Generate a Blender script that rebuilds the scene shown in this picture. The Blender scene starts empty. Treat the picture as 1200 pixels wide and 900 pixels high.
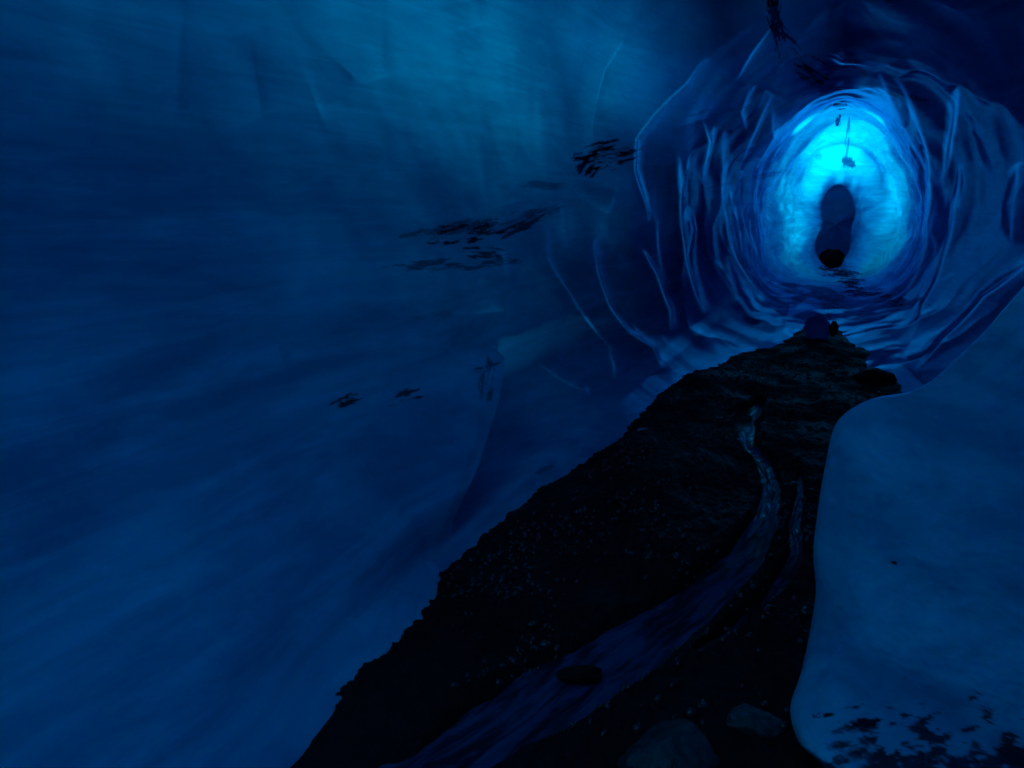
import bpy, bmesh, math, random
import numpy as np
from mathutils import Vector

random.seed(7)
rng = np.random.default_rng(11)
scene = bpy.context.scene
COL = scene.collection

# ------------------------------------------------------------------ camera and the tunnel's own frame
PITCH = math.radians(-10)
EYE = np.array([0.0, 0.0, 1.55])
FPX = 800.0                                   # 24 mm on a 36 mm sensor, for a 1200 px wide picture
RIGHT = np.array([1.0, 0, 0])
FWD = np.array([0, math.cos(PITCH), math.sin(PITCH)])
UPC = np.cross(RIGHT, FWD)
VP = (981.0, 262.0)

def ray(px, py):
    px = np.asarray(px, float); py = np.asarray(py, float)
    v = FWD[None]*FPX + RIGHT[None]*(px.reshape(-1, 1)-600) + UPC[None]*(450-py.reshape(-1, 1))
    return v

T = ray(VP[0], VP[1])[0]; T = T/np.linalg.norm(T)
X = np.cross(T, [0, 0, 1]); X /= np.linalg.norm(X)
U = np.cross(X, T)

def ab(px, py):
    v = ray(px, py)
    s = v@T
    return (v@X)/s, (v@U)/s

def polar(px, py):
    a, b = ab(px, py)
    return np.hypot(a, b), np.degrees(np.arctan2(b, a)) % 360

def world(x, u, s):
    x = np.asarray(x, float)[..., None]; u = np.asarray(u, float)[..., None]; s = np.asarray(s, float)[..., None]
    return EYE + x*X + u*U + s*T

cam = bpy.data.cameras.new('camera'); camo = bpy.data.objects.new('camera', cam); COL.objects.link(camo)
camo.location = EYE; camo.rotation_euler = (math.pi/2+PITCH, 0, 0)
cam.lens = 24; cam.sensor_width = 36; cam.clip_start = 0.05; cam.clip_end = 2000
scene.camera = camo

# ------------------------------------------------------------------ noise helpers (numpy)
def lattice(ix, iy, seed, k=0):
    h = (ix.astype(np.int64)*374761393 + iy.astype(np.int64)*668265263 + seed*974634777 + k*1274126177) & 0x7fffffff
    h = ((h ^ (h >> 13))*1274126177) & 0x7fffffff
    h = ((h ^ (h >> 15))*668265263) & 0x7fffffff
    h = h ^ (h >> 14)
    return (h & 0xffffff)/float(0xffffff)

def vnoise(x, y, seed=0, per=0):
    ix = np.floor(x); iy = np.floor(y); fx = x-ix; fy = y-iy; ix1 = ix+1
    if per: ix = ix % per; ix1 = ix1 % per
    fx = fx*fx*fx*(fx*(fx*6-15)+10); fy = fy*fy*fy*(fy*(fy*6-15)+10)
    a = lattice(ix, iy, seed); b = lattice(ix1, iy, seed); c = lattice(ix, iy+1, seed); d = lattice(ix1, iy+1, seed)
    return (a*(1-fx)+b*fx)*(1-fy) + (c*(1-fx)+d*fx)*fy - 0.5

def fbm(x, y, octv=4, seed=0, gain=0.5):
    r = 0; a = 1.0; f = 1.0
    for o in range(octv):
        r = r + a*vnoise(x*f+o*17.3, y*f-o*9.1, seed+o*31); a *= gain; f *= 2.03
    return r

def ring_noise(th, per, y, octv=4, seed=0, gain=0.5):
    """noise round the tunnel: th in radians closes on itself, per = cells round the circle"""
    r = 0; a = 1.0; f = 1
    for o in range(octv):
        r = r + a*vnoise(th/(2*math.pi)*per*f, y*f-o*9.1, seed+o*31, per*f); a *= gain; f *= 2
    return r

def worley(x, y, seed=0, per=0):
    ix = np.floor(x); iy = np.floor(y)
    best = np.full(x.shape, 9.0); sec = np.full(x.shape, 9.0)
    for dx in (-1, 0, 1):
        for dy in (-1, 0, 1):
            cx = ix+dx; cy = iy+dy
            cp = cx % per if per else cx
            px = cx+0.1+0.8*lattice(cp, cy, seed, 1); py = cy+0.1+0.8*lattice(cp, cy, seed, 2)
            d = (px-x)**2+(py-y)**2
            sec = np.minimum(sec, np.maximum(best, d)); best = np.minimum(best, d)
    return best, sec

def sstep(a, b, x):
    t = np.clip((x-a)/(b-a), 0, 1); return t*t*(3-2*t)

# ------------------------------------------------------------------ materials
def newmat(name):
    m = bpy.data.materials.new(name); m.use_nodes = True
    nt = m.node_tree; nt.nodes.clear()
    return m, nt

def nd(nt, t, **kw):
    n = nt.nodes.new(t)
    for k, v in kw.items():
        if k.startswith('in_'): n.inputs[k[3:].replace('_', ' ')].default_value = v
        else: setattr(n, k, v)
    return n

def math_n(nt, op, a, b=None, clamp=False):
    n = nt.nodes.new('ShaderNodeMath'); n.operation = op; n.use_clamp = clamp
    for i, v in enumerate((a, b)):
        if v is None: continue
        if hasattr(v, 'is_linked'): nt.links.new(v, n.inputs[i])
        else: n.inputs[i].default_value = v
    return n.outputs[0]

def mixc(nt, f, a, b):
    n = nt.nodes.new('ShaderNodeMix'); n.data_type = 'RGBA'
    for i, v in ((0, f), (6, a), (7, b)):
        if hasattr(v, 'is_linked'): nt.links.new(v, n.inputs[i])
        elif i == 0: n.inputs[0].default_value = v
        else: n.inputs[i].default_value = (*v, 1)
    return n.outputs[2]

def noise_n(nt, vec, scale, detail=5, rough=0.55, stretch=None, dist=0.0):
    if stretch is not None:
        mp = nt.nodes.new('ShaderNodeMapping'); mp.inputs['Scale'].default_value = stretch
        nt.links.new(vec, mp.inputs['Vector']); vec = mp.outputs[0]
    n = nt.nodes.new('ShaderNodeTexNoise'); nt.links.new(vec, n.inputs['Vector'])
    n.inputs['Scale'].default_value = scale; n.inputs['Detail'].default_value = detail
    n.inputs['Roughness'].default_value = rough; n.inputs['Distortion'].default_value = dist
    return n.outputs[0]

def ramp(nt, v, lo, hi, a=0.0, b=1.0):
    n = nt.nodes.new('ShaderNodeMapRange'); n.interpolation_type = 'SMOOTHSTEP'
    nt.links.new(v, n.inputs[0]); n.inputs[1].default_value = lo; n.inputs[2].default_value = hi
    n.inputs[3].default_value = a; n.inputs[4].default_value = b
    return n.outputs[0]

ICE_DEEP = (0.001, 0.25, 0.44)
ICE_PALE = (0.003, 0.55, 0.78)
DIRT = (0.004, 0.006, 0.006)

def ice_material(name, mottle=1.0, rough=0.22, bump=0.3, deep=ICE_DEEP, pale=ICE_PALE, iso=False):
    m, nt = newmat(name)
    tc = nt.nodes.new('ShaderNodeTexCoord').outputs['Object']
    mr = nt.nodes.new('ShaderNodeMapping'); mr.inputs['Rotation'].default_value = (math.radians(-5), 0, 0)
    nt.links.new(tc, mr.inputs['Vector']); tc = mr.outputs[0]
    big = noise_n(nt, tc, 1.3, 4, 0.55, (0.45, 0.7, 1.9), 0.6)
    veil = noise_n(nt, tc, 3.2, 8, 0.62, (1, 1, 1.3) if iso else (0.5, 0.8, 2.6), 0.4)
    fine = noise_n(nt, tc, 11 if iso else 22, 6, 0.6, (0.6, 0.8, 1.8))
    strata = noise_n(nt, tc, 2.2, 7, 0.65, (0.8, 0.8, 1.6) if iso else (0.35, 0.35, 4.5), 0.5)
    f = math_n(nt, 'ADD', math_n(nt, 'MULTIPLY', ramp(nt, big, 0.38, 0.64), 0.45), math_n(nt, 'MULTIPLY', ramp(nt, veil, 0.42, 0.68), 0.25))
    f = math_n(nt, 'ADD', f, math_n(nt, 'MULTIPLY', ramp(nt, strata, 0.42, 0.66), 0.4), True)
    c = mixc(nt, f, deep, pale)
    # the colour turns a deeper, darker blue farther in and along the right wall
    clr = nd(nt, 'ShaderNodeAttribute', attribute_name='clear').outputs['Fac']
    c = mixc(nt, clr, c, mixc(nt, f, (0.0005, 0.10, 0.30), (0.0005, 0.19, 0.48)))
    # trapped air bubbles: small milky flecks
    fl = ramp(nt, fine, 0.54 if iso else 0.60, 0.72, 0, 0.25*mottle)
    c = mixc(nt, fl, c, (0.02, 0.42, 0.68))
    att = nd(nt, 'ShaderNodeAttribute', attribute_name='dirt').outputs['Fac']
    c = mixc(nt, att, c, DIRT)
    p = nt.nodes.new('ShaderNodeBsdfPrincipled')
    nt.links.new(c, p.inputs['Base Color'])
    wet = ramp(nt, clr, 0, 0.8, 1.0, 0.32)     # the deeper blue ice is smooth and running with water
    rg_ = math_n(nt, 'MULTIPLY', ramp(nt, veil, 0.3, 0.7, rough*0.8, rough*1.7), wet)
    p.inputs['Roughness'].default_value = 0.6
    gl = nt.nodes.new('ShaderNodeBsdfGlossy'); gl.inputs['Color'].default_value = (0.15, 0.52, 0.95, 1); nt.links.new(rg_, gl.inputs['Roughness'])
    fr = nt.nodes.new('ShaderNodeFresnel'); nt.links.new(ramp(nt, nt.nodes.new('ShaderNodeNewGeometry').outputs['Backfacing'], 0, 1, 1.31, 1/1.31), fr.inputs['IOR'])
    p.inputs['IOR'].default_value = 1.31; p.inputs['Specular IOR Level'].default_value = 0.0
    p.inputs['Subsurface Weight'].default_value = SSS
    p.inputs['Subsurface Radius'].default_value = (0.05, 0.5, 1.0)
    p.inputs['Subsurface Scale'].default_value = 0.06
    b1 = nd(nt, 'ShaderNodeBump', in_Strength=bump, in_Distance=0.02)
    nt.links.new(veil, b1.inputs['Height']); nt.links.new(ramp(nt, clr, 0, 0.8, bump, bump*0.3), b1.inputs['Strength'])
    b2 = nd(nt, 'ShaderNodeBump', in_Strength=bump*0.6, in_Distance=0.004)
    nt.links.new(fine, b2.inputs['Height']); nt.links.new(ramp(nt, clr, 0, 0.8, bump*0.6, bump*0.1), b2.inputs['Strength']); nt.links.new(b1.outputs[0], b2.inputs['Normal'])
    nt.links.new(b2.outputs[0], p.inputs['Normal'])
    nt.links.new(b2.outputs[0], gl.inputs['Normal']); nt.links.new(b2.outputs[0], fr.inputs['Normal'])
    ps = nt.nodes.new('ShaderNodeMixShader'); nt.links.new(math_n(nt, 'MULTIPLY', fr.outputs[0], ramp(nt, clr, 0, 1, 0.6, 0.62)), ps.inputs[0])
    nt.links.new(p.outputs[0], ps.inputs[1]); nt.links.new(gl.outputs[0], ps.inputs[2])
    # daylight soaks through the masked ice: chamber roof, plus added glow and fill patches
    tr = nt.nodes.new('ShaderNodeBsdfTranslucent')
    glow_mask = nd(nt, 'ShaderNodeAttribute', attribute_name='glow_mask').outputs['Fac']
    # the weaker the mask, the bluer the light let through
    tcol = mixc(nt, ramp(nt, glow_mask, 0.0, 0.45), mixc(nt, clr, (0.0, 0.24, 0.62), (0.0, 0.10, 0.66)), (0.0, 0.58, 0.97))
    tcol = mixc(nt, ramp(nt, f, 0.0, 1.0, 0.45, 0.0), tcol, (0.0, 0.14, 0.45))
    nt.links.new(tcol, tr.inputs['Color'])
    mx = nt.nodes.new('ShaderNodeMixShader'); nt.links.new(glow_mask, mx.inputs[0]); nt.links.new(ps.outputs[0], mx.inputs[1]); nt.links.new(tr.outputs[0], mx.inputs[2])
    o = nt.nodes.new('ShaderNodeOutputMaterial'); nt.links.new(mx.outputs[0], o.inputs[0])
    return m

SSS = 0.7
M_ICE = ice_material('cave_ice', 1, 0.19)
M_BLOCK = ice_material('block_ice', 2.4, 0.22, 0.7, (0.002, 0.24, 0.38), (0.006, 0.60, 0.76), True)

def gravel_material(name, col, rough, scale=60, bump=0.6):
    m, nt = newmat(name)
    tc = nt.nodes.new('ShaderNodeTexCoord').outputs['Object']
    n1 = noise_n(nt, tc, scale, 6, 0.7); n2 = noise_n(nt, tc, 2.5, 5, 0.6)
    v = nt.nodes.new('ShaderNodeTexVoronoi'); nt.links.new(tc, v.inputs['Vector']); v.inputs['Scale'].default_value = scale
    c = mixc(nt, ramp(nt, n1, 0.35, 0.7), tuple(x*0.4 for x in col), tuple(x*1.6 for x in col))
    c = mixc(nt, ramp(nt, n2, 0.4, 0.65, 0, 0.5), c, tuple(x*0.5 for x in col))
    p = nt.nodes.new('ShaderNodeBsdfPrincipled'); nt.links.new(c, p.inputs['Base Color'])
    nt.links.new(ramp(nt, n2, 0.35, 0.65, rough, min(1, rough*1.8)), p.inputs['Roughness'])
    p.inputs['Specular IOR Level'].default_value = 0.22 if col[0] < 0.01 else 0.5
    h = math_n(nt, 'SUBTRACT', n1, math_n(nt, 'MULTIPLY', v.outputs['Distance'], 0.6))
    b = nd(nt, 'ShaderNodeBump', in_Strength=bump, in_Distance=0.01); nt.links.new(h, b.inputs['Height'])
    nt.links.new(b.outputs[0], p.inputs['Normal'])
    o = nt.nodes.new('ShaderNodeOutputMaterial'); nt.links.new(p.outputs[0], o.inputs[0])
    return m

M_GRAVEL = gravel_material('wet_black_gravel', (0.0014, 0.0020, 0.0030), 0.5)
M_PEBBLE = gravel_material('wet_pebble', (0.022, 0.027, 0.032), 0.14, 30, 0.2)
M_ROCK = gravel_material('wet_rock', (0.035, 0.045, 0.05), 0.25, 26, 1.0)

m, nt = newmat('stream_water')
tc = nt.nodes.new('ShaderNodeTexCoord').outputs['Object']
mr = nt.nodes.new('ShaderNodeMapping'); mr.inputs['Rotation'].default_value = (0, 0, math.radians(43)); nt.links.new(tc, mr.inputs['Vector'])
w = noise_n(nt, mr.outputs[0], 4, 6, 0.6, (5, .8, 1), 0.8)
p = nt.nodes.new('ShaderNodeBsdfPrincipled')
nt.links.new(mixc(nt, ramp(nt, w, 0.40, 0.62), (0.001, 0.006, 0.02), (0.002, 0.052, 0.135)), p.inputs['Base Color']); nt.links.new(ramp(nt, w, 0.35, 0.65, 0.5, 0.2), p.inputs['Roughness'])
p.inputs['IOR'].default_value = 1.33; p.inputs['Specular IOR Level'].default_value = 0.25  # p.inputs['Roughness'].default_value = 0.33; p.inputs['IOR'].default_value = 1.33
b = nd(nt, 'ShaderNodeBump', in_Strength=0.15, in_Distance=0.01); nt.links.new(w, b.inputs['Height']); nt.links.new(b.outputs[0], p.inputs['Normal'])
o = nt.nodes.new('ShaderNodeOutputMaterial'); nt.links.new(p.outputs[0], o.inputs[0])
M_WATER = m

# ------------------------------------------------------------------ mesh helpers
def grid_mesh(name, P, mat, keep=None, wrap=False, attr=None, flip=False):
    """P: (n, m, 3) grid of points -> one smooth mesh object"""
    n, m_ = P.shape[:2]
    i, j = np.meshgrid(np.arange(n-1), np.arange(m_ if wrap else m_-1), indexing='ij')
    j2 = (j+1) % m_
    q = np.stack([i*m_+j, (i+1)*m_+j, (i+1)*m_+j2, i*m_+j2], -1).reshape(-1, 4)
    if keep is not None: q = q[keep.reshape(-1)]
    if flip: q = q[:, ::-1]
    me = bpy.data.meshes.new(name)
    me.vertices.add(n*m_); me.vertices.foreach_set('co', P.reshape(-1).astype(np.float32))
    me.loops.add(len(q)*4); me.loops.foreach_set('vertex_index', q.reshape(-1).astype(np.int32))
    me.polygons.add(len(q)); me.polygons.foreach_set('loop_start', (np.arange(len(q))*4).astype(np.int32))
    me.polygons.foreach_set('use_smooth', np.ones(len(q), bool))
    me.update(calc_edges=True)
    if attr is not None:
        a = me.attributes.new('dirt', 'FLOAT', 'POINT'); a.data.foreach_set('value', attr.reshape(-1).astype(np.float32))
    me.materials.append(mat)
    ob = bpy.data.objects.new(name, me); COL.objects.link(ob)
    return ob

def meta(o, label, kind=None, cat=None, group=None):
    o['label'] = label
    if kind: o['kind'] = kind
    if cat: o['category'] = cat
    if group: o['group'] = group
    return o

# ------------------------------------------------------------------ the tunnel wall
ANG = np.array([0, 45, 90, 135, 180, 225, 270, 315, 360.])
SEC = [  # s :   0     45    90   135   180   225   270   315
    (-4.6, 0, 0, 0, 0, 0, 0, 0, 0),
    (-4.0, 2.6, 2.8, 2.9, 3.0, 2.8, 2.40, 1.9, 2.2),
    (0.0, 2.2, 2.6, 2.8, 2.9, 2.5, 2.15, 1.8, 1.9),
    (2.0, 2.0, 2.4, 2.7, 2.8, 2.35, 2.08, 1.75, 1.75),
    (3.2, 1.9, 2.3, 2.6, 2.75, 2.2, 2.12, 1.70, 1.70),
    (4.0, 1.8, 2.2, 2.5, 2.65, 2.1, 2.22, 1.70, 1.66),
    (6.0, 1.7, 2.1, 2.4, 2.40, 1.95, 2.03, 1.65, 1.62),
    (8.0, 1.6, 1.9, 2.25, 2.1, 1.75, 1.86, 1.62, 1.60),
    (9.0, 1.55, 1.8, 2.10, 2.0, 1.68, 1.74, 1.56, 1.55),
    (10., 1.50, 1.7, 2.00, 1.9, 1.60, 1.62, 1.45, 1.48),
    (12., 1.38, 1.6, 1.95, 1.75, 1.45, 1.45, 1.30, 1.38),
    (14., 1.36, 1.5, 2.02, 1.65, 1.42, 1.42, 1.24, 1.36),
    (16., 1.34, 1.5, 2.00, 1.58, 1.34, 1.36, 1.22, 1.34),
    (17.5, 1.26, 1.40, 1.80, 1.35, 1.08, 1.25, 1.22, 1.26),
    (18.6, 1.25, 1.30, 1.75, 1.25, 0.95, 1.15, 1.28, 1.20),
    (19.6, 0.80, 0.95, 1.30, 0.80, 0.50, 0.90, 1.25, 0.85),
    (20.2, 0.50, 0.70, 1.02, 0.56, 0.32, 0.78, 1.25, 0.66),
    (21.5, 0.42, 0.62, 1.00, 0.62, 0.42, 0.85, 1.25, 0.50),
    (25.0, 0.6, 0.95, 1.35, 1.05, 0.95, 1.15, 1.4, 0.8),
    (26.0, 0, 0, 0, 0, 0, 0, 0, 0),
]
SK = np.array([r[0] for r in SEC]); RK = np.array([list(r[1:])+[r[1]] for r in SEC])

def hermite(xk, yk, x, periodic=False):
    """monotone-ish cubic through (xk, yk[:, ...]) along axis 0 of yk"""
    d = np.diff(yk, axis=0)/np.diff(xk)[:, None]
    mt = np.zeros_like(yk); mt[1:-1] = np.where(d[:-1]*d[1:] > 0, 2*d[:-1]*d[1:]/(d[:-1]+d[1:]+1e-12), 0)
    if periodic:
        e = 0.5*(d[0]+d[-1]); mt[0] = e; mt[-1] = e
        mt[1:-1] = 0.5*(d[:-1]+d[1:])
    else: mt[0] = d[0]; mt[-1] = d[-1]
    k = np.clip(np.searchsorted(xk, x)-1, 0, len(xk)-2)
    h = (xk[k+1]-xk[k])[:, None]; t = ((x-xk[k])[:, None])/h
    return ((2*t**3-3*t**2+1)*yk[k]+(t**3-2*t**2+t)*h*mt[k]+(-2*t**3+3*t**2)*yk[k+1]+(t**3-t**2)*h*mt[k+1])

def base_R(th, s):
    """grid of radii for 1-D arrays th (deg) and s"""
    rs = hermite(SK, RK, s)                       # (ns, 9)
    return hermite(ANG, rs.T.copy(), th, True).T     # (ns, nth)

# angular samples: denser on the big wall on the left of the picture
tt = np.linspace(0, 360, 3601)[:-1]
dens = 1.0 + 1.6*np.exp(-((tt-190)/48)**2)
cum = np.concatenate([[0], np.cumsum(dens)]); NT = 1300
TH = np.interp(np.linspace(0, cum[-1], NT+1)[:-1], cum, np.append(tt, 360))
S = np.concatenate([np.linspace(-4.6, 1.0, 60)[:-1], 1.0*np.exp(np.linspace(0, math.log(26.0), 900))])
R0 = base_R(TH, S)
THg, Sg = np.meshgrid(TH, S)
THr = np.radians(THg)
RHO = R0/np.maximum(Sg, 0.3)
LQ = np.log(np.maximum(RHO, 1e-3))

# the lip of the near left wall, standing proud of the wall behind it
EDGE = [(575, 425), (558, 490), (540, 560), (527, 610), (515, 655), (500, 700)]
er, et = polar([e[0] for e in EDGE], [e[1] for e in EDGE])
o_ = np.argsort(et); et_s = et[o_]; er_s = er[o_]
edge_rho = np.interp(THg, et_s, er_s)
s_edge = R0/edge_rho
amp = 0.38*sstep(199, 207, THg)*(1-sstep(217.5, 223, THg))
aft = Sg-s_edge
lip = amp*(sstep(0.0, 0.22, aft)*np.exp(-np.maximum(aft, 0)/2.0)) - 0.35*amp*np.exp(-np.abs(np.minimum(aft, 0))/0.9)*(aft < 0) - 0.35*amp*(aft >= 0)*(1-sstep(0, .18, aft))

# scallops melted into the ice: concave bowls meeting in sharp ridges, longer round the tunnel than along it
arc = THr*1.9
wob = 0.35*ring_noise(THr, 14, Sg*0.35, 3, 5)
su = np.log(np.maximum(Sg, 0.5))*4.2 + 1.3*wob
def wrap_worley(per, ks, seed):
    tw = 0.25*ring_noise(THr, 7, Sg*0.5, 2, seed+50)
    return worley(THr/(2*math.pi)*per+tw, su*ks+0.6*np.sin(THr*2+1), seed, per)
f1a, f2a = wrap_worley(4, 1.3, 3)
f1b, f2b = wrap_worley(7, 3.0, 9)
f1c, f2c = wrap_worley(13, 9.0, 17)
rgt = np.exp(-(((THg+180) % 360-180)/55)**2); side = 1-0.85*rgt*(1-sstep(11.5, 15, Sg))
zone = sstep(3.2, 8.0, Sg)*(1-sstep(19.0, 20.0, Sg))
zone2 = sstep(7, 11, Sg)*(1-sstep(19.3, 20.3, Sg))
scal = zone*0.09*side*(0.45-np.clip(f1a, 0, 1.0)) + zone2*0.03*side*(0.45-np.clip(f1b, 0, 1.0))
scal += 0.035*sstep(13, 16, Sg)*(1-sstep(19.2, 20, Sg))*(0.45-np.clip(f1c, 0, 1))
scal += 0.004*(1-zone)*(0.45-np.clip(f1a, 0, 1))
scal *= np.clip(R0/1.6, 0.4, 1.2)

soft = 0.11*ring_noise(THr, 6, Sg*0.5, 3, 21)*sstep(-1, 2, Sg) + 0.018*ring_noise(THr, 26, Sg*2.2, 3, 44)*(1-0.75*sstep(4, 8, Sg)*(1-sstep(14, 17, Sg)))
soft *= (1-sstep(18.5, 20, Sg)*0.7)*(1-0.6*np.exp(-(((THg+210) % 360-180)/50)**2)*(1-sstep(11, 14, Sg)))
LQ = np.log(np.maximum((R0+lip+scal+soft)/np.maximum(Sg, 0.3), 1e-3))
# single ridges seen in the photograph, as (pixel path, height in metres)
RIDGES = [
    ([(735, 30), (725, 50), (705, 80), (695, 120), (690, 185)], .05),
    ([(830, 60), (800, 95), (757, 135), (738, 160), (737, 200), (750, 235), (760, 262)], .06),
    ([(750, 290), (765, 325), (780, 365), (785, 390)], .05),
    ([(632, 258), (640, 305), (665, 345), (690, 385), (712, 412)], .035),
    ([(692, 280), (693, 320), (705, 362), (730, 395), (760, 412), (770, 440)], .07),
    ([(578, 280), (586, 310), (592, 330)], .05), ([(592, 328), (582, 345), (584, 365)], .03),
    ([(625, 425), (645, 447), (665, 462), (682, 464)], .05),
    ([(793, 170), (792, 230), (795, 285), (805, 330), (825, 372)], .06),
    ([(823, 140), (828, 165), (822, 215)], .05),
    ([(805, 240), (808, 270), (802, 300), (815, 340)], .04),
    ([(862, 95), (880, 60), (905, 30)], .03), ([(905, 110), (885, 150), (870, 190)], .03),
    ([(848, 150), (845, 200), (847, 260), (868, 320), (895, 350), (925, 362)], .05),
    ([(868, 200), (870, 260), (885, 300), (905, 328)], .035),
    ([(1050, 90), (1080, 150), (1093, 210), (1090, 260), (1078, 320), (1062, 350)], .05),
    ([(1118, 110), (1112, 170), (1105, 215)], .04),
    ([(1125, 180), (1122, 240), (1112, 300), (1085, 360), (1058, 420)], .05),
    ([(1075, 180), (1072, 230), (1075, 270)], .03), ([(1030, 85), (1045, 115), (1060, 150)], .03),
    ([(573, 430), (558, 490), (541, 560), (527, 615), (516, 655)], .03),
    ([(448, 0), (446, 60), (450, 90)], .02), ([(558, 0), (560, 30)], .02), ([(290, 40), (300, 110), (306, 135)], .02),
    ([(410, 85), (395, 115), (375, 130)], .03), ([(500, 160), (495, 200), (502, 260), (510, 310)], .008),
    ([(321, 405), (330, 430), (340, 460)], .03), ([(440, 395), (500, 408), (545, 428), (565, 430)], .035),
    ([(215, 0), (208, 60), (206, 150)], .015), ([(710, 405), (712, 430), (713, 450)], .04),
    ([(1060, 150), (1080, 180), (1092, 215), (1090, 240), (1075, 290), (1065, 330)], .03), ([(1125, 100), (1120, 160), (1110, 205)], .04),
    ([(1090, 232), (1093, 270), (1100, 290), (1085, 330), (1065, 375)], .03), ([(1195, 190), (1190, 240), (1186, 285)], .03),
    ([(930, 165), (919, 210), (917, 255), (930, 300), (958, 330)], .03), ([(1003, 160), (1032, 180), (1056, 215), (1064, 262), (1058, 305)], .03),
    ([(955, 175), (942, 210), (938, 250), (948, 290)], .02), ([(880, 100), (868, 130), (874, 150)], .03), ([(1215, 305), (1160, 352), (1112, 402), (1072, 440)], .06), ([(905, 128), (906, 160), (893, 186)], .03),
    ([(770, 250), (768, 290), (778, 330)], .025), ([(860, 215), (862, 260), (875, 300)], .03), ([(880, 215), (884, 255), (895, 285)], .025),
    ([(900, 300), (915, 330), (940, 345)], .03), ([(720, 215), (715, 235), (708, 250)], .03), ([(605, 150), (600, 200), (606, 235)], .02),
]
ridge = np.zeros_like(R0); crest_glow = np.zeros_like(R0)
for pts, h in RIDGES:
    pr, pt = polar([q[0] for q in pts], [q[1] for q in pts])
    lp = np.log(pr); tr = np.radians(pt); tr = np.unwrap(tr)
    tcen = tr.mean()
    dth = (THr-tcen+math.pi) % (2*math.pi)-math.pi+tcen
    # keep only the window around this ridge
    pad = 0.35
    mk = (dth > tr.min()-pad) & (dth < tr.max()+pad) & (LQ > lp.min()-pad) & (LQ < lp.max()+pad) & (Sg > 1.0)
    ii = np.where(mk)
    if len(ii[0]) == 0: continue
    qx = dth[ii]; qy = LQ[ii]
    bd = np.full(qx.shape, 9.0); sg = np.ones(qx.shape); ta = np.zeros(qx.shape)
    n = len(pts)-1
    for k in range(n):
        ax, ay, bx, by = tr[k], lp[k], tr[k+1], lp[k+1]
        vx, vy = bx-ax, by-ay; L2 = vx*vx+vy*vy
        t = np.clip(((qx-ax)*vx+(qy-ay)*vy)/L2, 0, 1)
        ex = qx-(ax+t*vx); ey = qy-(ay+t*vy); d = np.hypot(ex, ey)
        better = d < bd
        bd = np.where(better, d, bd); sg = np.where(better, np.sign(ey+1e-9), sg); ta = np.where(better, (k+t)/n, ta)
    taper = np.clip(np.sin(np.pi*np.clip(ta, 0.0, 1.0)), 0, 1)**0.5
    px = bd*np.exp(qy)*880        # distance in picture pixels (near side: larger rho)
    wf = 3.5+17*np.exp(qy); rp = np.sqrt(px**2+2.0)-1.4
    prof = np.where(sg > 0, np.exp(-rp/(3.5*wf)), np.exp(-rp/wf))
    crest_glow[ii] = np.maximum(crest_glow[ii], taper*np.exp(-(px/1.6)**2)*min(1, h/.05))
    ridge[ii] = np.maximum(ridge[ii], (1.15 if lp.mean() < -1.0 else 0.7)*h*taper*prof)

R = R0 + lip + scal - ridge + soft + 0.07*ring_noise(THr, 9, Sg*1.5, 3, 12)*sstep(19, 20, Sg)
# the foot of the left wall meets the gravel along this line of the photograph
FOOT = [(250, 1010), (340, 900), (400, 810), (452, 762), (490, 718), (503, 690), (515, 657), (600, 600), (680, 555), (745, 515), (785, 468), (820, 438), (870, 411)]
fa, fb = ab([q[0] for q in FOOT], [q[1] for q in FOOT])
f_s = -1.47/fb; f_r = np.hypot(fa, fb)*f_s*1.015; f_x = fa*f_s; f_t = np.degrees(np.arctan2(fb, fa)) % 360
ts = np.interp(S, f_s, f_t); rs_ = np.interp(S, f_s, f_r)
cur = np.array([np.interp(ts[i], TH, R[i]) for i in range(len(S))])
wS = sstep(0.8, 1.6, S)*(1-sstep(8.2, 9.4, S))
R = R + ((rs_-cur)*wS)[:, None]*np.exp(-((THg-ts[:, None])/np.where(THg < ts[:, None], 15.0, 16.0))**2)
HOLE = [(978, 217), (970, 224), (964, 235), (963, 250), (965, 260), (963, 268), (958, 276), (956, 285), (957, 298), (963, 308), (972, 314), (985, 314), (990, 303), (998, 288), (1003, 270), (1004, 252), (1001, 236), (996, 225), (988, 216)]
hr, ht = polar([q[0] for q in HOLE], [q[1] for q in HOLE])
o_ = np.argsort(ht); ht = ht[o_]; hr = hr[o_]
ht = np.concatenate([ht-360, ht, ht+360]); hr = np.concatenate([hr, hr, hr])
hole_R = 20.1*np.interp(TH, ht, hr)[None]
kk = np.exp(-((Sg-20.1)/0.75)**2)
R = R*(1-kk) + kk*(hole_R + 0.02*ring_noise(THr, 22, Sg*3, 2, 15) + 0.35*np.abs(Sg-20.1)*hole_R*np.where((Sg > 20.1) & (np.cos(THr) > 0), -1.6*np.cos(THr), 1))
R = np.maximum(R, 0.03); R[-1] = 0; R[0] = 0

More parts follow.
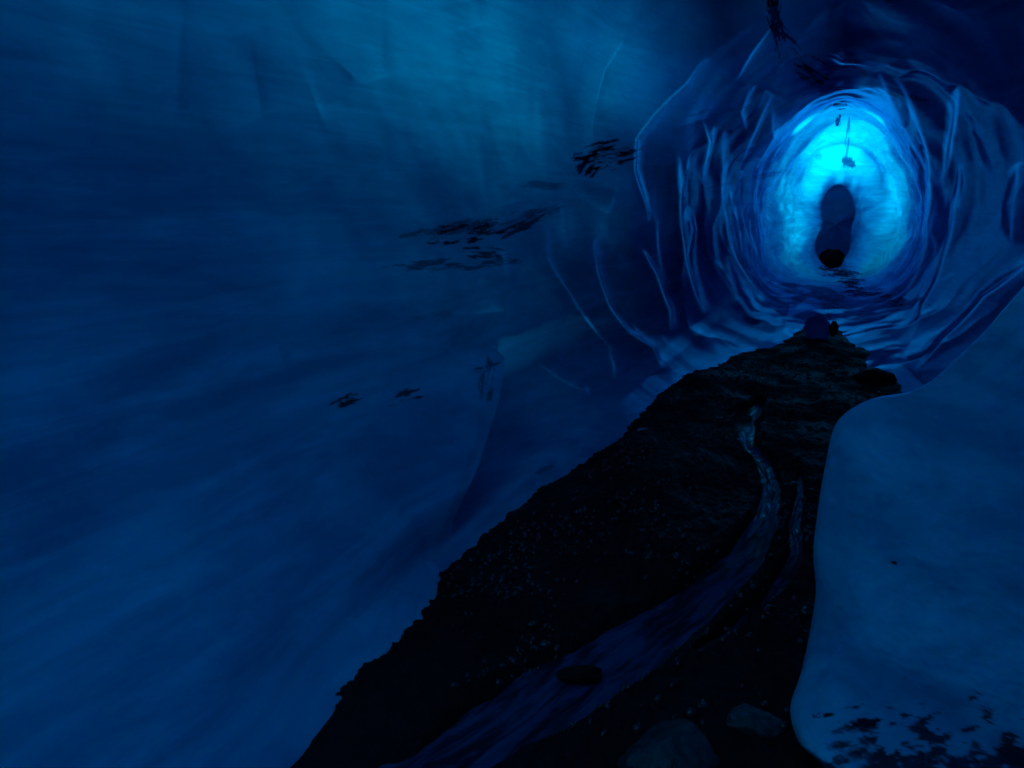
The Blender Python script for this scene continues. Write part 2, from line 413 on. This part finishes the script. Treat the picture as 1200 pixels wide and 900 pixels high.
# dirt bands frozen into the wall (picture pixels of each centre, half-length, half-width, slope in degrees, strength)
PT = world(R*np.cos(THr), R*np.sin(THr), Sg)
rel = PT-EYE
dep = rel@FWD
PXg = 600+FPX*(rel@RIGHT)/np.maximum(dep, 0.05); PYg = 450-FPX*(rel@UPC)/np.maximum(dep, 0.05)
DIRTS = [(550, 272, 34, 7, -8, 1), (560, 262, 60, 4, -10, .6), (612, 262, 22, 5, -25, .9), (640, 247, 16, 3, -15, .6), (570, 297, 22, 4, 4, .9), (530, 310, 50, 4, -3, .7),
         (712, 182, 26, 9, -10, 1.1), (688, 196, 8, 7, -50, 1.1), (640, 217, 20, 3, 0, .5), (405, 470, 14, 4, -15, 1), (474, 466, 14, 5, -15, .9), (570, 445, 7, 14, 0, .7),
         (562, 431, 16, 3, -10, .8), (510, 370, 18, 4, 0, .3), (908, 16, 34, 5, 80, 1.3), (925, 50, 24, 4.5, 52, 1.3), (951, 82, 14, 8, 35, 1.4), (985, 123, 5, 4, 0, 1.3), (1005, 75, 14, 4, 40, .6), (1062, 112, 22, 3, 12, .9),
         (983, 142, 3, 4, 0, 1), (992, 168, 2, 16, 5, .6), (994, 190, 6, 3, 30, .8), (985, 322, 18, 5, 10, 1), (1000, 335, 12, 7, 5, 1.3), (1030, 345, 22, 4, 12, 1), (945, 340, 28, 5, 12, .8), (960, 350, 20, 8, 10, .7), (960, 385, 14, 9, 10, .9),
         (976, 372, 4, 18, 0, 1), (1040, 352, 12, 4, 12, .8), (640, 550, 8, 2, -20, .5), (840, 130, 26, 2, -8, .5), (780, 300, 10, 3, -10, .3), (878, 210, 34, 2, -12, .4),
         (960, 185, 3, 3, 0, .3), (1050, 85, 10, 3, 30, .5)]
dirt = np.zeros_like(R)
vis = (dep > 0.3) & (PXg > -100) & (PXg < 1300) & (PYg > -100) & (PYg < 1000)
for cx, cy, hl, hw, sl, stg in DIRTS:
    a_ = math.radians(sl); dx = PXg-cx; dy = PYg-cy
    al = (dx*math.cos(a_)+dy*math.sin(a_))/(hl*1.25); ac = (-dx*math.sin(a_)+dy*math.cos(a_))/(hw*1.5)
    e = 1-(al**2+ac**2)
    w_ = np.where((np.abs(al) < 1.8) & (np.abs(ac) < 1.8))
    ar = (dx*math.cos(a_)+dy*math.sin(a_))[w_]; cr = (-dx*math.sin(a_)+dy*math.cos(a_))[w_]
    if hw > hl: ar, cr = cr, ar
    nn_ = fbm(ar*0.045+cx, cr*0.26+ar*0.02+cy, 5, 77, 0.68)
    m_ = np.zeros_like(R); m_[w_] = 0.92*sstep(-0.1, 0.62, e[w_]*0.55+nn_*1.9+0.05)*(e[w_] > -0.8)
    dirt = np.maximum(dirt, np.clip(m_*stg, 0, 1)*vis)

# translucent chamber ice plus patches added for glow (angle, distance, spread of each, strength)
GLOW_PATCHES = [(130, -1.2, 40, 1.6, .62, .5), (85, 1.0, 34, 1.4, .12, .5), (180, 3.6, 38, 2.2, .075, .6), (118, 3.6, 18, 1.5, .08, .5), (158, 4.2, 22, 2.2, .22, .9), (146, 5.9, 15, 2.0, .15, .8), (166, 5.0, 18, 2.2, .11, .8), (138, 7.4, 13, 2.0, .06, .6), (112, 8.6, 16, 1.6, .02, .6),  # those behind and above the camera are added as unseen fill light
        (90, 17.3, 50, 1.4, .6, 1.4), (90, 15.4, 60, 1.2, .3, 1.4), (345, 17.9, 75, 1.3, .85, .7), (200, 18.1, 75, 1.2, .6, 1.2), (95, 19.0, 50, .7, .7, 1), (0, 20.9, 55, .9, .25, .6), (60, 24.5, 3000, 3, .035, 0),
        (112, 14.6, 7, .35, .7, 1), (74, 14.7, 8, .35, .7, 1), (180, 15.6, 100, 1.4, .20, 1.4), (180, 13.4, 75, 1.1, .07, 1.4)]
glow_mask = np.zeros_like(R)
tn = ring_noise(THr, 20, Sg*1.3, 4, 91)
for t0, s0, dt, ds_, am, na in GLOW_PATCHES:
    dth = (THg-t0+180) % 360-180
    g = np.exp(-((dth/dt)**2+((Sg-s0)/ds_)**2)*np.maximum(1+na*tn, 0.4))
    glow_mask = np.maximum(glow_mask, am*g)
glow_mask[glow_mask < 0.004] = 0
glow_mask = np.maximum(glow_mask, 0.24*crest_glow*sstep(2, 5, Sg))  # bright lines painted along the ridge crests by letting light through
glow_mask *= (1-np.clip(dirt, 0, 1))
# seam column wraps
wall = grid_mesh('cave_wall', PT, M_ICE, wrap=True, attr=dirt)
side_r = np.exp(-(((THg+150) % 360-180)/75)**2)
clear = np.maximum(sstep(3.8, 9.5, Sg+1.2*tn), 0.9*side_r)*(1-0.6*sstep(14.5, 17, Sg)*(1-sstep(19.9, 20.4, Sg)))
a_ = wall.data.attributes.new('clear', 'FLOAT', 'POINT'); a_.data.foreach_set('value', clear.reshape(-1).astype(np.float32))
a_ = wall.data.attributes.new('glow_mask', 'FLOAT', 'POINT'); a_.data.foreach_set('value', glow_mask.reshape(-1).astype(np.float32))
meta(wall, 'blue scalloped glacier ice walls and roof of the tunnel', 'structure')

# ------------------------------------------------------------------ gravel floor with the stream bed cut in it
def floor_xs(px, py, u0=-1.5):
    a, b = ab(px, py); s = u0/b
    return a*s, s

STREAM = [  # centre line in the photograph and half width in metres
    (470, 920, .12), (530, 880, .11), (590, 838, .125), (650, 803, .15), (705, 770, .15), (765, 733, .13), (825, 692, .10), (872, 645, .085), (900, 600, .065),
    (905, 565, .055), (895, 538, .05), (872, 514, .075), (874, 488, .10), (890, 470, .05)]
sx, ss = floor_xs([q[0] for q in STREAM], [q[1] for q in STREAM]); sw = np.array([q[2] for q in STREAM])*0.88
SIDE = [(938, 545, .01), (938, 575, .035), (932, 605, .045), (935, 640, .045), (905, 690, .04), (850, 735, .03), (815, 760, .01)]
dx2, ds2 = floor_xs([q[0] for q in SIDE], [q[1] for q in SIDE]); dw2 = np.array([q[2] for q in SIDE])*0.7

def seg_dist(qx, qy, xs, ys, ws):
    """distance to a path divided by its half width"""
    best = np.full(qx.shape, 99.0)
    for k in range(len(xs)-1):
        vx, vy = xs[k+1]-xs[k], ys[k+1]-ys[k]; L2 = vx*vx+vy*vy
        t = np.clip(((qx-xs[k])*vx+(qy-ys[k])*vy)/L2, 0, 1)
        d = np.hypot(qx-xs[k]-t*vx, qy-ys[k]-t*vy)/(ws[k]+(ws[k+1]-ws[k])*t)
        best = np.minimum(best, d)
    return best

def floor_height(x, s):
    calm = 1-0.85*(1-sstep(0.9, 1.5, seg_dist(x, s, sx, ss, sw)))
    h = -1.5 + (0.03*fbm(x*2.0, s*1.2, 4, 61) + 0.014*fbm(x*9, s*7, 4, 63) + 0.012*fbm(x*40, s*30, 3, 66))*calm
    wig = 0.25*fbm(x*5, s*5, 3, 64)
    d = seg_dist(x+0*wig, s, sx, ss, sw)+wig
    h = h - 0.07*(1-sstep(0.7, 1.5, d))
    d2 = seg_dist(x, s, dx2, ds2, dw2)+wig
    h = h - 0.06*(1-sstep(0.5, 1.6, d2))
    # the left bank is a heap of grit banked up between wall and water; the back of the floor climbs
    h = h + 0.10*np.exp(-((x+0.95)/0.4)**2)*sstep(2.5, 3.5, s)*(1-sstep(6.5, 8, s))
    h = h + 0.12*sstep(6.2, 8.0, s)*np.exp(-((x+0.15)/0.35)**2)*sstep(7.5, 9, s)
    return h

fs = np.concatenate([np.linspace(-4, 1.5, 40)[:-1], 1.5*np.exp(np.linspace(0, math.log(11/1.5), 620))])
fx = np.linspace(-2.6, 2.4, 760)
FX, FS = np.meshgrid(fx, fs)
FH = floor_height(FX, FS)
floor = grid_mesh('ground', world(FX, FH, FS), M_GRAVEL, flip=True)
meta(floor, 'wet black gravel floor of the ice cave', 'structure')

# stream: a ribbon of water lying in its bed
def ribbon(name, xs, ys, ws, lift, label):
    n = 240
    tk = np.linspace(0, len(xs)-1, n); k = np.arange(len(xs))
    cx = hermite(k.astype(float), np.stack([xs, ys, ws], 1), tk)
    d = np.gradient(cx[:, :2], axis=0); nn = np.stack([-d[:, 1], d[:, 0]], 1); nn /= np.linalg.norm(nn, axis=1)[:, None]
    v = np.linspace(-1.25, 1.25, 60)
    gx = cx[:, 0][:, None]+nn[:, 0][:, None]*v*cx[:, 2][:, None]; gy = cx[:, 1][:, None]+nn[:, 1][:, None]*v*cx[:, 2][:, None]
    al = tk[:, None]*np.ones_like(v)
    hh = lift + 0.010*fbm(al*1.6, v*1.6+0*al, 3, 70) + 0.002*fbm(al*6, v*3+0*al, 3, 71)
    o = grid_mesh(name, world(gx, hh, gy), M_WATER)
    return meta(o, label, 'structure')
ribbon('water', sx, ss, sw, -1.535, 'shallow meltwater stream winding over black gravel')
ribbon('water', dx2, ds2, dw2, -1.545, 'narrow side channel of meltwater beside the main stream')

# ------------------------------------------------------------------ the big ice block at the right
def spline(pts, n):
    p = np.array(pts, float); k = np.concatenate([[0], np.cumsum(np.hypot(*np.diff(p, axis=0).T))])
    return hermite(k, p, np.linspace(0, k[-1], n))
CONT = [(1010, 1150), (985, 960), (966, 900), (935, 868), (926, 832), (938, 790), (950, 735), (956, 690), (953, 650), (958, 600), (968, 540), (978, 500), (996, 480), (1030, 465), (1062, 460),
        (1090, 447), (1120, 420), (1150, 392), (1178, 360), (1205, 330), (1260, 270), (1380, 180), (1600, 80)]
c = spline(CONT, 700)
nE = c.shape[0]
tpar = np.linspace(0, 1, nE)
anch = np.stack([1500+500*tpar, 1500-1150*tpar], 1)
wv = np.concatenate([(np.linspace(0, 1, 160)**2.0)])
def block_sheet(front):
    g = c[:, None, :]+(anch-c)[:, None, :]*wv[None, :, None]
    a, b_ = ab(g[..., 0].ravel(), g[..., 1].ravel()); a = a.reshape(g.shape[:2]); b_ = b_.reshape(g.shape[:2])
    # edge depth: where the contour stands, nearer at its foot
    se = np.interp(c[:, 1], [80, 330, 460, 500, 650, 832, 900, 1150], [3.9, 3.4, 2.95, 2.85, 2.62, 2.38, 2.12, 1.6])
    fl = floor_xs(c[:, 0], np.maximum(c[:, 1], 560))[1]
    se = np.minimum(se, fl-0.05)
    k = np.ones(9)/9; sp = np.concatenate([[se[0]]*4, se, [se[-1]]*4]); se = np.convolve(sp, k, 'valid')
    dpx = np.linalg.norm((anch-c), axis=1)[:, None]*wv[None]
    rr = dpx/FPX*2.6                     # metres in from the edge
    rnd = 0.28
    cap = np.sqrt(np.clip(1-(1-np.clip(rr/rnd, 0, 1))**2, 0, 1))
    if front:
        s = se[:, None] - rnd*0.75*cap - 0.42*np.clip(rr-0.1, 0, 9)**0.9*0.6
        s = s + 0.05*fbm(a*3.2+3, b_*3.2, 3, 31)*cap + 0.012*fbm(a*14, b_*14, 5, 33, .6)*cap
    else:
        s = se[:, None] + rnd*1.2*cap + 1.4*np.clip(rr, 0, 9)
    s = np.clip(s, 0.55, 9)
    return a, b_, s, g
a1, b1, s1, g1 = block_sheet(True)
a2, b2, s2, g2 = block_sheet(False)
P1 = world(a1*s1, b1*s1, s1); P2 = world(a2*s2, b2*s2, s2)
P = np.concatenate([P2[:, ::-1][:, :-1], P1], 1)
gx = g1[..., 0]; gy = g1[..., 1]
dmask = np.zeros(gx.shape)
n_ = fbm(gx*0.05, gy*0.11, 5, 55, 0.65); n2 = fbm(gx*0.012, gy*0.02, 3, 57)
line = 884-0.10*(gx-960)+18*n2*2
dmask = 0.93*sstep(-0.1, 0.3, n_*1.6+(gy-line)/60-0.05)*sstep(955, 1045, gx+90*n_)
for cx, cy, hl, hw in ((967, 838, 20, 4), (1020, 846, 26, 5), (1045, 850, 16, 4), (1048, 660, 4, 2)):
    e = 1-((gx-cx)/hl)**2-((gy-cy)/hw)**2
    dmask = np.maximum(dmask, sstep(0, 0.5, e*0.8+n_*1.5)*(e > -.6))
dm = np.concatenate([np.zeros(g2.shape[:2])[:, :-1], dmask], 1)
blk = grid_mesh('ice_block', P, M_BLOCK, attr=dm)
meta(blk, 'big smooth pale blue ice bulge with rounded shoulder and dirty foot beside the gravel', None, 'ice block')

# ------------------------------------------------------------------ rocks and pebbles
def rock(name, px, py, r, squash, label, cat, mat, u=-1.5, seed=1, rot=0.0, sub=5, amp=0.22, s=None, group=None):
    a, b_ = ab(px, py)
    if s is None: s = u/b_[0]
    x = a[0]*s; uu = b_[0]*s
    bm = bmesh.new(); bmesh.ops.create_icosphere(bm, subdivisions=sub, radius=1)
    co = np.array([v.co[:] for v in bm.verts])
    n = fbm(co[:, 0]*1.3+seed*3.1+co[:, 2], co[:, 1]*1.3+co[:, 2]*0.7, 5, seed*7)
    n2 = fbm(co[:, 2]*1.7+seed, co[:, 0]*1.5-co[:, 1], 4, seed*7+3)
    co = co*(1+amp*(n+n2))[:, None]
    # a few flat faces
    rg = np.random.default_rng(seed)
    for k in range(7):
        d = rg.normal(size=3); d /= np.linalg.norm(d); h = co@d; lim = 0.72+0.15*rg.random()
        co = co-np.clip(h-lim, 0, 9)[:, None]*d*0.8
    co = co*np.array(squash)*r
    cr, sr = math.cos(rot), math.sin(rot)
    co = np.stack([co[:, 0]*cr-co[:, 1]*sr, co[:, 0]*sr+co[:, 1]*cr, co[:, 2]], 1)
    for v, q in zip(bm.verts, co): v.co = q
    for f in bm.faces: f.smooth = True
    me = bpy.data.meshes.new(name); bm.to_mesh(me); bm.free(); me.materials.append(mat)
    o = bpy.data.objects.new(name, me); COL.objects.link(o)
    o.location = world(x, uu, s)
    meta(o, label, None, cat, group)
    return o

rock('rock', 792, 905, .125, (1.15, 1, 1.0), 'rounded grey wet boulder lying at the bottom of the picture', 'rock', M_ROCK, -1.5, 2)
rock('rock', 882, 850, .07, (1.2, 1, .7), 'small pale pointed rock just above the rounded boulder', 'rock', M_ROCK, -1.5, 5)
rock('rock', 680, 790, .055, (1.5, .8, .5), 'small flat black stone sitting in the stream', 'rock', M_GRAVEL, -1.51, 6)
rock('rock', 975, 305, .32, (1, 1, .95), 'round black boulder at the foot of the far narrow opening', 'rock', M_GRAVEL, s=21.3, seed=8)
rock('rock', 977, 386, .07, (.8, .8, 1.3), 'small black stone wedged against the right side of the blue ice lump', 'rock', M_GRAVEL, s=9.1, seed=12)
rock('rock', 1026, 442, .14, (1.3, 1, .7), 'black stone at the right end of the gravel where the floor meets the wall', 'rock', M_GRAVEL, -1.47, 14)
rock('ice_chunk', 762, 508, .085, (1.4, .8, .45), 'small pale chunk of ice on the gravel beside the foot of the left wall', 'ice chunk', M_BLOCK, -1.46, 21)
rock('ice_lump', 958, 386, .25, (.8, .5, .75), 'rounded blue lump of ice at the top end of the gravel', 'ice lump', M_BLOCK, s=9.3, seed=9, amp=.18, rot=.6)
lump = bpy.data.objects['ice_lump']; a_ = lump.data.attributes.new('glow_mask', 'FLOAT', 'POINT'); a_.data.foreach_set('value', np.full(len(lump.data.vertices), 0.85, np.float32))  # lump made translucent to lighten its shaded front

# grit: thousands of small wet stones
def stones(name, n, smin, smax, label, seed):
    rg = np.random.default_rng(seed)
    base = []
    for k in range(5):
        bm = bmesh.new(); bmesh.ops.create_icosphere(bm, subdivisions=1, radius=1)
        co = np.array([v.co[:] for v in bm.verts])*(1+0.35*rg.normal(size=(len(bm.verts), 1))*0.6)
        fa = np.array([[v.index for v in f.verts] for f in bm.faces]); base.append((co, fa)); bm.free()
    s = 1.7*np.exp(rg.random(n)*math.log(8.6/1.7)); x = -1.9+rg.random(n)*2.6
    wig = seg_dist(x, s, sx, ss, sw)
    ok = x > np.interp(s, f_s, f_x)+0.06; s = s[ok]; x = x[ok]; wig = wig[ok]
    ok = (wig > 1.0) | (rg.random(len(s)) < 0.04); s = s[ok]; x = x[ok]
    cl = fbm(x*2.5, s*2.0, 3, seed+5); ok = rg.random(len(s)) < np.clip(0.35+2.2*cl, 0.05, 1); s = s[ok]; x = x[ok]
    size = (smin+(smax-smin)*rg.random(len(s))**5)
    h = floor_height(x, s)
    P = world(x, h+size*0.2, s)
    V = []; F = []; off = 0
    for i in range(len(s)):
        co, fa = base[i % 5]
        sc3 = size[i]*(0.6+0.8*rg.random(3)); q = rg.normal(size=4); q /= np.linalg.norm(q)
        w_, x_, y_, z_ = q
        Rm = np.array([[1-2*(y_*y_+z_*z_), 2*(x_*y_-z_*w_), 2*(x_*z_+y_*w_)], [2*(x_*y_+z_*w_), 1-2*(x_*x_+z_*z_), 2*(y_*z_-x_*w_)], [2*(x_*z_-y_*w_), 2*(y_*z_+x_*w_), 1-2*(x_*x_+y_*y_)]])
        V.append((co*sc3)@Rm.T+P[i]); F.append(fa+off); off += len(co)
    V = np.concatenate(V); F = np.concatenate(F)
    me = bpy.data.meshes.new(name)
    me.vertices.add(len(V)); me.vertices.foreach_set('co', V.reshape(-1).astype(np.float32))
    me.loops.add(len(F)*3); me.loops.foreach_set('vertex_index', F.reshape(-1).astype(np.int32))
    me.polygons.add(len(F)); me.polygons.foreach_set('loop_start', (np.arange(len(F))*3).astype(np.int32))
    me.update(calc_edges=True); me.materials.append(M_PEBBLE)
    o = bpy.data.objects.new(name, me); COL.objects.link(o)
    return meta(o, label, 'stuff', 'gravel')
stones('gravel', 24000, .0025, .02, 'loose wet black grit and pebbles scattered over the cave floor', 5)

# ------------------------------------------------------------------ daylight
W = bpy.data.worlds.new('World'); scene.world = W; W.use_nodes = True
nt = W.node_tree; nt.nodes.clear()
sky = nt.nodes.new('ShaderNodeTexSky'); sky.sky_type = 'NISHITA'; sky.sun_disc = False
SUN_EL, SUN_AZ = math.radians(52), math.radians(18)
sky.sun_elevation = SUN_EL; sky.sun_rotation = SUN_AZ; sky.altitude = 300
bg = nt.nodes.new('ShaderNodeBackground'); bg.inputs[1].default_value = 0.1
ow = nt.nodes.new('ShaderNodeOutputWorld'); nt.links.new(sky.outputs[0], bg.inputs[0]); nt.links.new(bg.outputs[0], ow.inputs[0])
sl = bpy.data.lights.new('sun', 'SUN'); sl.energy = 3.0; sl.angle = math.radians(0.5); sl.color = (1, .95, .88)
so = bpy.data.objects.new('sun', sl); COL.objects.link(so)
dirv = Vector((math.sin(SUN_AZ)*math.cos(SUN_EL), math.cos(SUN_AZ)*math.cos(SUN_EL), math.sin(SUN_EL)))
so.rotation_euler = dirv.to_track_quat('Z', 'Y').to_euler(); so.location = (0, 0, 30)

# ------------------------------------------------------------------ render settings
v = scene.view_settings; v.view_transform = 'Standard'; v.look = 'None'; v.gamma = 1; v.use_curve_mapping = False
v.exposure = 1.75
cy = scene.cycles
cy.use_denoising = True
cy.max_bounces = 7; cy.diffuse_bounces = 6; cy.glossy_bounces = 4
cy.sample_clamp_indirect = 8
